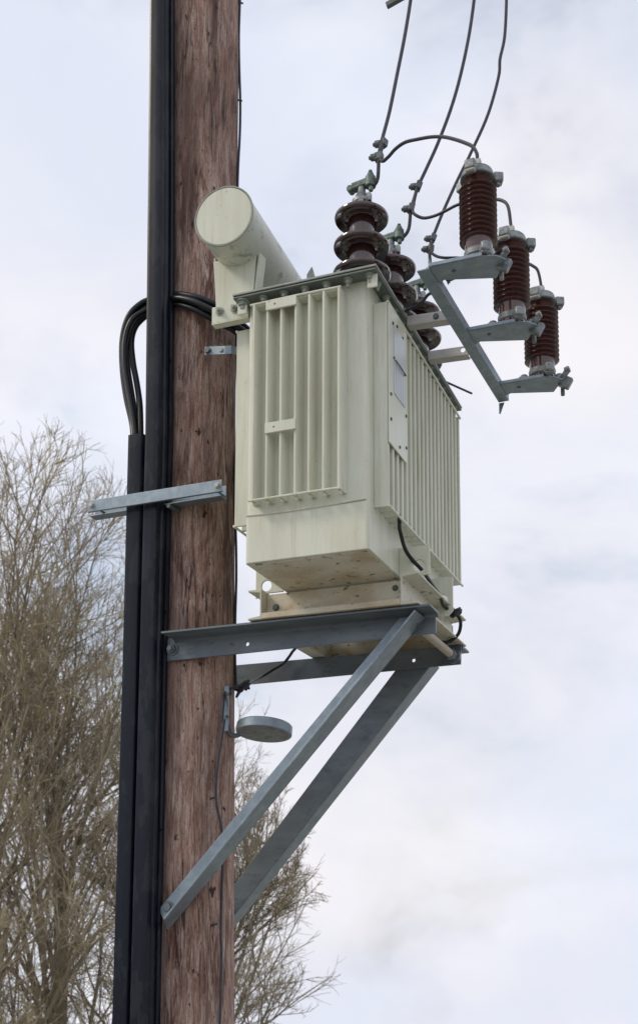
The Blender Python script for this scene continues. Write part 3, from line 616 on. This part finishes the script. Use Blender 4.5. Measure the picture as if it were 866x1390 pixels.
# ------------------------------------------------------------------ surge arresters
AR = [(-.866, 3.638, 6.4945), (-.848, 4.098, 6.4945), (-.822, 4.572, 6.4945)]
gl = 'ribbed brown surge arresters in a row'
ar_l = ['nearest and highest ribbed brown surge arrester, at the near end of the rail', 'middle ribbed brown surge arrester on the second arm of the rail', 'farthest and lowest ribbed brown surge arrester at the far end of the rail']
ar = thing('surge_arrester', ar_l[0], 'surge arrester', AR[0], gl)
x, y, z = AR[0]
bm = BM(); prof = [(.055, z+.020), (.056, z+.090)]; NS = 11; zs, ze = z+.100, z+.342
for i in range(NS):
    q = zs+(ze-zs)*(i+.25)/NS; p = (ze-zs)/NS
    prof += [(.0585, q-p*.16), (.065, q-p*.10), (.0735, q-p*.08), (.0765, q+p*.02), (.0755, q+p*.10), (.068, q+p*.28), (.060, q+p*.46), (.058, q+p*.62)]
prof += [(.053, ze+.006), (.053, ze+.050)]
lathe(bm, prof, (x, y, 0), 64); obj('ribbed_housing', bm, 'ribbed', ar, smooth=True)
bm = BM(); zt = ze+.030
cyl(bm, (x, y, zt), (x, y, zt+.040), .073, .060, n=40)
for a in (-95, 25, 150):
    p = Vector((x+math.cos(R(a))*.083, y+math.sin(R(a))*.083, zt+.014)); boxm(bm, .040, .044, .040, Matrix.Translation(p) @ Matrix.Rotation(R(a), 4, 'Z'))
    cyl(bm, p+Vector((0, 0, -.032)), p+Vector((0, 0, -.012)), .014, n=6)
obj('top_clamp', bm, 'cast', ar, bevel=.006, smooth=True)
bm = BM(); a = R(-95); p = Vector((x+math.cos(a)*.086, y+math.sin(a)*.086, zt-.004))
boxm(bm, .026, .040, .022, Matrix.Translation(p) @ Matrix.Rotation(a, 4, 'Z')); obj('clamp_nut', bm, 'bright_steel', ar, bevel=.005, smooth=True)
bm = BM(); cyl(bm, (x+.01, y-.045, zt+.040), (x+.01, y-.045, zt+.066), .010, n=10); boxm(bm, .030, .022, .024, Matrix.Translation((x+.012, y-.05, zt+.044))); obj('terminal', bm, 'bright_steel', ar, bevel=.003, smooth=True)
bm = BM(); cyl(bm, (x, y, z+.001), (x, y, z+.030), .052, n=36)
cyl(bm, (x, y, z+.030), (x, y, z+.062), .058, .060, n=36)
for a in (178, 35, -60):
    p = Vector((x+math.cos(R(a))*.082, y+math.sin(R(a))*.082, z+.030)); boxm(bm, .045, .036, .034, Matrix.Translation(p) @ Matrix.Rotation(R(a), 4, 'Z'))
    cyl(bm, p+Vector((0, 0, -.026)), p+Vector((0, 0, .026)), .017, n=14)
obj('base_clamp', bm, 'cast', ar, bevel=.006, smooth=True)
bm = BM(); tube(bm, [(x+.075, y+.02, z+.005), (x+.095, y+.0, z+.022), (x+.115, y-.005, z+.045)], .013, 10, 4); boxm(bm, .05, .03, .05, Matrix.Translation((x+.098, y+.02, z+.0)) @ Matrix.Rotation(R(30), 4, 'Y')); cyl(bm, (x+.08, y+.05, z-.045), (x+.08, y+.05, z+.01), .010, n=8)
cyl(bm, (x+.10, y-.005, z+.040), (x+.122, y-.008, z+.046), .015, n=14)
obj('earth_terminal', bm, 'cast', ar, bevel=.004, smooth=True)
for l_, p_ in zip(ar_l[1:], AR[1:]):
    c = copy_tree(ar, None, p_); c['label'] = l_; c.scale = (.93,)*3 if p_ is AR[1] else (.96,)*3
ar.scale = (.87,)*3

# ------------------------------------------------------------------ wires
def wire(name, label, pts, r, cat='wire', group=None, m='wire', k=6):
    bm = BM(); tube(bm, pts, r, 8, k); o = obj(name, bm, m, smooth=True); tag(o, label, cat, group); return o
def clampy(parent, p, d):
    d, s, u = frame(d); p = Vector(p); mt = Matrix((( *s, 0), (*Vector((0, 1, 0)), 0), (*d, 0), (0, 0, 0, 1)))
    bm = BM(); rot = d.to_track_quat('Z', 'Y').to_matrix().to_4x4()
    boxm(bm, .034, .026, .032, Matrix.Translation(p+Vector((.002, 0, 0))) @ rot)
    cyl(bm, p+Vector((-.030, -.004, .002)), p+Vector((-.006, -.004, 0)), .014, n=10)
    cyl(bm, p+Vector((-.038, -.004, .002)), p+Vector((-.030, -.004, .002)), .009, n=6)
    obj('line_clamp', bm, 'nut', parent, bevel=.004, smooth=True)
GW = 'overhead wires dropping to the bushings'
lines = [
 ('left of the three overhead wires, dropping to the nearest bushing', [(-1.20,4.10,9.27),(-1.198,4.05,8.6),(-1.204,4.000,8.067),(-1.211,3.980,7.920),(-1.228,3.950,7.737),(-1.250,3.920,7.559),(-1.269,3.880,7.376),(-1.283,3.850,7.265),(-1.289,3.830,7.203),(-1.291,3.810,7.140),(-1.291,3.805,7.085),(-1.295,3.808,7.050),(-1.306,3.81,7.030),(-1.330,3.812,7.022)], [((-1.286,3.84,7.211),(0.1,.2,1)),((-1.293,3.812,7.138),(0,.1,1))]),
 ('middle overhead wire, dropping to the second bushing', [(-1.00,4.40,9.27),(-1.01,4.37,8.8),(-1.024,4.350,8.313),(-1.036,4.340,8.167),(-1.057,4.320,7.983),(-1.090,4.290,7.780),(-1.126,4.260,7.615),(-1.174,4.230,7.455),(-1.217,4.210,7.342),(-1.250,4.190,7.251),(-1.266,4.180,7.189),(-1.276,4.170,7.143),(-1.278,4.168,7.101),(-1.284,4.168,7.060),(-1.300,4.168,7.035),(-1.330,4.17,7.022)], [((-1.250,4.19,7.254),(.35,.2,1)),((-1.276,4.17,7.148),(.2,.1,1))]),
 ('right hand overhead wire with a slight kink, dropping to the farthest bushing', [(-.975,4.8,9.27),(-.976,4.77,8.9),(-0.978,4.750,8.645),(-0.978,4.740,8.485),(-0.986,4.720,8.283),(-1.005,4.700,8.16),(-1.012,4.695,8.07),(-1.056,4.660,7.869),(-1.127,4.630,7.685),(-1.196,4.600,7.521),(-1.251,4.570,7.372),(-1.287,4.550,7.262),(-1.299,4.540,7.213),(-1.301,4.535,7.169),(-1.297,4.530,7.105),(-1.305,4.530,7.053),(-1.322,4.533,7.03),(-1.335,4.535,7.022)], [((-1.292,4.55,7.250),(.3,.2,1)),((-1.302,4.54,7.196),(.1,.1,1))])]
for l_, pts, cls in lines:
    o = wire('overhead_wire', l_, pts, .0072, group=GW)
    if l_.startswith('left'):
        bm = BM(); boxm(bm, .11, .02, .022, Matrix.Translation((-1.262, 3.985, 7.945)) @ Matrix.Rotation(R(-16), 4, 'Y')); cyl(bm, (-1.20, 3.98, 7.945), (-1.165, 3.975, 7.930), .014, n=10); obj('wire_cleat', bm, 'nut', o, bevel=.003)
    for p, d in cls: clampy(o, p, d)
    q0, q1 = Vector(cls[0][0]), Vector(cls[1][0]); bm = BM(); cyl(bm, q1+Vector((.006, -.006, -.02)), q0+Vector((.006, -.006, .02)), .0068, n=8); obj('wire_overlap', bm, 'wire', o, smooth=True)
GJ = 'short wires linking the overhead wires to the arresters'
def topt(i, dz=0): x, y, z = AR[i]; k = (.87, .93, .96)[i]; return (x+.012*k, y-.05*k, z+.43*k+dz)
jl = [('arched jumper wire from the left overhead wire to the nearest arrester', [(-1.285,3.820,7.16),(-1.282,3.800,7.120),(-1.267,3.790,7.100),(-1.240,3.780,7.107),(-1.207,3.760,7.115),(-1.163,3.740,7.116),(-1.108,3.720,7.100),(-1.051,3.700,7.080),(-1.001,3.680,7.053),(-0.952,3.650,7.010),(-0.904,3.620,6.962),(-.872,3.60,6.925),(-.858,3.595,6.895)], 0),
      ('sagging jumper wire from the middle overhead wire to the middle arrester', [(-1.262,4.175,7.17),(-1.264,4.160,7.130),(-1.248,4.150,7.101),(-1.214,4.150,7.080),(-1.164,4.140,7.072),(-1.115,4.130,7.076),(-1.063,4.120,7.083),(-0.991,4.10,7.069),(-0.920,4.08,7.046),(-0.873,4.06,7.018),(-0.846,4.05,6.980)], 1),
      ('sagging jumper wire from the right overhead wire to the farthest arrester', [(-1.292,4.540,7.225),(-1.290,4.520,7.171),(-1.267,4.510,7.139),(-1.228,4.500,7.115),(-1.167,4.520,7.113),(-1.079,4.540,7.099),(-0.968,4.550,7.080),(-0.882,4.540,7.041),(-0.843,4.53,7.010),(-0.822,4.525,6.980)], 2)]
for l_, pts, i in jl: wire('jumper_wire', l_, pts+[topt(i, .01), topt(i, -.02)], .0064, group=GJ)
wire('earth_cable', 'dark cable hanging down the right of the tank past the lug holes into a loop', [(-1.232,3.86,5.72),(-1.230,3.850,5.683),(-1.227,3.850,5.652),(-1.225,3.900,5.604),(-1.216,3.955,5.579),(-1.190,4.0,5.548),(-1.186,4.15,5.523),(-1.190,4.25,5.516),(-1.198,4.33,5.500),(-1.181,4.40,5.491),(-1.165,4.44,5.479),(-1.160,4.450,5.450),(-1.175,4.460,5.410),(-1.215,4.45,5.380),(-1.258,4.40,5.375)], .0075, 'cable', m='cable')
tk = thing('cable_knot', 'small knotted bunch of dark wire ends beside the far lug plate', 'wire', (-1.172, 4.42, 5.49))
def tangle(parent, c, r, n, seed, th=.005):
    rnd = random.Random(seed)
    for i in range(n):
        c_ = Vector(c); a, b = rnd.uniform(0, 6.3), rnd.uniform(-1, 1)
        pts = [c_+Vector((math.cos(a+k*1.5), math.sin(a+k*1.5)*.6, b*math.cos(k*1.7)+.5*math.sin(k*2.1+a)))*r*rnd.uniform(.5, 1.1) for k in range(5)]
        bm = BM(); tube(bm, pts, th, 6, 4); obj('wire_end', bm, 'wire', parent, smooth=True)
tangle(tk, (-1.172, 4.42, 5.492), .022, 5, 3)
wire('earth_cable', 'dark cable slanting across the rear beam to a knot beside the pole', [(-1.90,4.545,5.47),(-1.945,4.540,5.430),(-1.965,4.54,5.405),(-1.994,4.54,5.375),(-2.035,4.52,5.345),(-2.070,4.470,5.303),(-2.068,4.370,5.258),(-2.058,4.260,5.212),(-2.055,4.20,5.19)], .0065, 'cable', m='cable')
tk2 = thing('cable_knot', 'tangled knot of dark wire beside the pole just under the front beam', 'wire', (-2.05, 4.24, 5.205))
tangle(tk2, (-2.035, 4.22, 5.205), .028, 7, 8, .0055)
bm = BM(); tube(bm, [(-2.03, 4.2, 5.21), (-2.07, 4.18, 5.195), (-2.085, 4.15, 5.17), (-2.078, 4.12, 5.10), (-2.078, 4.115, 5.04)], .006, 8, 4); obj('tail', bm, 'wire', tk2, smooth=True)
wire('bonding_wire', 'thin dark wire bowed from the lid edge to the arrester rail', [(-1.28,3.96,6.552),(-1.240,3.935,6.556),(-1.210,3.900,6.545),(-1.164,3.870,6.535),(-1.129,3.840,6.532),(-1.095,3.800,6.530),(-1.06,3.78,6.52)], .006)
wire('loose_rod', 'thin dark rod sticking out past the far corner of the lid', [(-1.26,4.47,6.553),(-1.217,4.560,6.557),(-1.161,4.700,6.570)], .005, 'rod')

# ------------------------------------------------------------------ strap on the pole and the round drum fitting
sp = thing('steel_strap', 'small bent galvanised strap bolted to the pole beside the tank', 'strap', (-2.08, 4.05, 6.615))
bm = BM(); v = [(-2.15, 4.045, 6.628), (-2.10, 4.046, 6.622), (-2.055, 4.046, 6.615), (-2.03, 4.055, 6.617), (-2.0, 4.10, 6.620), (-1.93, 4.13, 6.620)]
for a, b in zip(v, v[1:]): quadplate(bm, (a[0], a[1], a[2]-.018), (b[0], b[1], b[2]-.018), (b[0], b[1], b[2]+.018), (a[0], a[1], a[2]+.018), (.001, .004, 0))
bmesh.ops.remove_doubles(bm, verts=bm.verts, dist=.0004); obj('plate', bm, 'steel', sp, smooth=True)
bolt((.012, .010, .016), sp, (-2.135, 4.045, 6.626), (0, -1, 0), 'nut'); bolt((.008, .005, .011), sp, (-2.072, 4.046, 6.617), (0, -1, 0), 'cast')

dl = thing('round_drum_fitting', 'shallow round grey metal drum on a bent stalk beside the pole', 'fitting', (-2.06, 4.22, 5.04))
bm = BM(); tilt = Matrix.Translation((-1.935, 4.215, 5.018)) @ Matrix.Rotation(R(-9), 4, 'X') @ Matrix.Rotation(R(1), 4, 'Y')
lathe(bm, [(.112, -.020), (.115, -.017), (.115, .017), (.110, .022), (.03, .026)], (0, 0, 0), 56)
for q in bm.verts: q.co = tilt @ q.co
obj('drum', bm, 'steel', dl, smooth=True)
bm = BM(); lathe(bm, [(.098, -.0215), (.104, -.0205)], (0, 0, 0), 56)
for q in bm.verts: q.co = tilt @ q.co
obj('bottom_disc', bm, 'cast', dl, smooth=True)
bm = BM(); tube(bm, [(-2.045, 4.215, 5.005), (-2.065, 4.20, 4.998), (-2.078, 4.18, 5.01), (-2.080, 4.17, 5.04)], .010, 10, 4); obj('stalk', bm, 'dark_steel', dl, smooth=True)
bm = BM(); box(bm, -2.090, -2.068, 4.150, 4.156, 5.01, 5.20); obj('back_strip', bm, 'steel', dl, bevel=.001)
bolt((.006, .006, .008), dl, (-2.074, 4.150, 5.165), (.3, -1, 0), 'nut'); bolt((.006, .006, .008), dl, (-2.074, 4.150, 5.07), (.3, -1, 0), 'nut')

# ------------------------------------------------------------------ crossarm at the pole head, above the picture
ca_ = thing('crossarm', 'galvanised crossarm at the pole head from which the wires drop', 'crossarm', (-1.6, 4.4, 9.3))
bm = BM(); box(bm, -2.75, -.8, 4.375, 4.455, 9.27, 9.35); obj('beam', bm, 'steel', ca_, bevel=.004)
for p in ((-1.20, 4.10), (-1.00, 4.40), (-.975, 4.80)):
    bm = BM(); cyl(bm, (p[0], p[1], 9.25), (p[0], p[1], 9.40), .03, n=16); cyl(bm, (p[0], 4.4, 9.36), (p[0], p[1]+.0001, 9.38), .012, n=8); obj('wire_holder', bm, 'porcelain', ca_, smooth=True)

# ------------------------------------------------------------------ bare trees
def tree(name, label, base, height, spread, seed, n1=9, lean=(0, 0), low=.16, dens=1.0, tr=.16, grp='bare trees behind the pole', cat='tree', env=None):
    rng = np.random.default_rng(seed)
    t = thing(name, label, cat, base, grp)
    base = np.array(base, float)
    def grow(P0, D0, Ln, R0, R1, seg, wob, upw):
        """P0,D0 (n,3) start and direction; returns polylines (n,seg+1,3) and radii"""
        n = len(P0); pts = np.zeros((n, seg+1, 3)); pts[:, 0] = P0; d = D0.copy(); rad = np.zeros((n, seg+1)); rad[:, 0] = R0
        for k in range(seg):
            d = d+rng.normal(0, wob, (n, 3))+np.array([0, 0, upw])
            d /= np.linalg.norm(d, axis=1)[:, None]
            pts[:, k+1] = pts[:, k]+d*(Ln/seg)[:, None]; rad[:, k+1] = R0+(R1-R0)*(k+1)/seg
        return pts, rad
    def children(pts, rad, per, t0, t1, ang, lr, rr, Lp, twist=0):
        n, s, _ = pts.shape; idx = np.repeat(np.arange(n), per); u = rng.uniform(t0, t1, len(idx)); f = u*(s-1); i = np.minimum(f.astype(int), s-2); w_ = (f-i)[:, None]
        a = pts[idx, i]; b = pts[idx, i+1]; P = a+(b-a)*w_; d = b-a; d /= np.linalg.norm(d, axis=1)[:, None]
        q = rng.normal(0, 1, (len(idx), 3)); q -= (q*d).sum(1)[:, None]*d; q /= np.linalg.norm(q, axis=1)[:, None]
        an = np.radians(rng.uniform(ang[0], ang[1], len(idx)))[:, None]
        D = d*np.cos(an)+q*np.sin(an)
        L_ = Lp[idx]*rng.uniform(lr[0], lr[1], len(idx))*(1.15-.55*u); r0 = (rad[idx, i]*(1-w_[:, 0])+rad[idx, i+1]*w_[:, 0])*rr
        return P, D, L_, r0
    def mesh(name_, levels, m):
        V = []; F = []; off = 0
        for pts, rad, ns in levels:
            n, s, _ = pts.shape; d = np.gradient(pts, axis=1); d /= np.linalg.norm(d, axis=2)[..., None]+1e-9
            ref = np.where(np.abs(d[..., 2:3]) > .9, np.array([1., 0, 0]), np.array([0, 0, 1.]))
            a = np.cross(d, ref); a /= np.linalg.norm(a, axis=2)[..., None]; b = np.cross(d, a)
            th = np.arange(ns)*2*np.pi/ns
            v = pts[:, :, None]+rad[:, :, None, None]*(a[:, :, None]*np.cos(th)[:, None]+b[:, :, None]*np.sin(th)[:, None])
            V.append(v.reshape(-1, 3)); base_ = off+(np.arange(n)[:, None, None]*s+np.arange(s-1)[None, :, None])*ns
            j = np.arange(ns)[None, None]; j2 = (j+1) % ns
            F.append(np.stack([base_+j, base_+j2, base_+ns+j2, base_+ns+j], -1).reshape(-1, 4)); off += n*s*ns
        V = np.concatenate(V)-base; F = np.concatenate(F)
        me = bpy.data.meshes.new(name_); me.vertices.add(len(V)); me.vertices.foreach_set('co', V.astype(np.float32).ravel())
        me.loops.add(F.size); me.loops.foreach_set('vertex_index', F.astype(np.int32).ravel())
        me.polygons.add(len(F)); me.polygons.foreach_set('loop_start', np.arange(len(F), dtype=np.int32)*4); me.polygons.foreach_set('use_smooth', np.ones(len(F), bool))
        me.update(calc_edges=True); me.materials.append(M[m]); o = bpy.data.objects.new(name_, me); COL.objects.link(o); o.parent = t; return o
    ec = np.array([base[0], base[1], env[0]]); er = np.array([env[1], env[1], env[2]])
    def inside(p, k=1.0):
        wob = 1+.10*np.sin(p[..., 0]*2.3+p[..., 2]*1.7+seed)+.05*np.sin(p[..., 1]*4.1+p[..., 2]*5.3)
        return (((p-ec)/er)**2).sum(-1)**.5 < k*wob
    def cut(l):
        ok = inside(l[0][:, -1]); return l[0][ok], l[1][ok]
    def fit(P, D, L_):
        for _ in range(14):
            bad = ~inside(P+D*L_[:, None]*1.02, .93); L_ = np.where(bad, L_*.9, L_)
        return L_
    tp, trd = grow(base[None], np.array([[lean[0], lean[1], 1.]]), np.array([height*.5]), np.array([tr]), np.array([tr*.5]), 8, .04, .02)
    mesh('trunk', [(tp, trd, 12)], 'bark')
    P, D, L1, r0 = children(tp, trd, n1, low, 1.0, (10, 58), (.75, 1.1), .38, np.array([spread]))
    L1 = fit(P, D, L1)
    l1 = grow(P, D, L1, r0, r0*.22, 10, .055, .035)
    P, D, L2, r0 = children(*l1, int(9*dens), .15, 1, (18, 42), (.38, .62), .55, L1)
    l2 = cut(grow(P, D, L2, np.maximum(r0, .012), np.maximum(r0*.3, .006), 8, .06, .04))
    L2 = np.linalg.norm(l2[0][:, -1]-l2[0][:, 0], axis=1); P, D, L3, r0 = children(*l2, int(7*dens), .15, 1, (20, 45), (.40, .65), .6, L2)
    l3 = cut(grow(P, D, L3, np.maximum(r0, .007), np.maximum(r0*.4, .0038), 6, .07, .035))
    L3 = np.linalg.norm(l3[0][:, -1]-l3[0][:, 0], axis=1); P, D, L4, r0 = children(*l3, 5, .15, 1, (22, 48), (.40, .75), .8, L3)
    l4 = cut(grow(P, D, L4, np.full(len(P), .0052), np.full(len(P), .0026), 4, .09, .04))
    L4 = np.linalg.norm(l4[0][:, -1]-l4[0][:, 0], axis=1); P, D, L5, r0 = children(*l4, 2, .1, 1, (22, 50), (.45, .8), .8, L4)
    l5 = cut(grow(P, D, L5, np.full(len(P), .0034), np.full(len(P), .0020), 3, .10, .03))
    mesh('limbs', [(l1[0], l1[1], 7), (l2[0], l2[1], 5)], 'bark')
    mesh('twigs', [(l3[0], l3[1], 4), (l4[0], l4[1], 3), (l5[0], l5[1], 3)], 'twig')
    return t
def ground_at(x, y): return (x, y, gz(x, y)-.1)
tree('bare_tree', 'tall bare tree at the left edge whose twigs reach highest', ground_at(-11.3, 13.9), 15.0, 7.5, 11, n1=24, low=.12, env=(5.7, 4.1, 7.7), dens=.9)
tree('bare_tree', 'bare tree just left of the black cable guards, with crowded fine twigs', ground_at(-9.95, 14.7), 14.0, 6.8, 5, n1=22, low=.12, env=(5.0, 2.9, 7.3), dens=.9)
tree('bare_tree', 'lower bare tree showing between the pole and the braces', ground_at(-8.35, 15.7), 9.6, 5.2, 23, n1=30, low=.15, env=(3.4, 2.45, 5.3), dens=.9)
tree('bare_shrub', 'low bushy bare shrub at the bottom left corner, its stems arching outward', ground_at(-10.6, 12.6), 6.0, 3.9, 61, n1=20, low=.1, dens=.8, tr=.07, cat='shrub', env=(2.6, 3.0, 4.0))
for o in list(bpy.data.objects):
    if o.name == 'bare_shrub' and 'group' in o: del o['group']

S.render.engine = 'CYCLES'
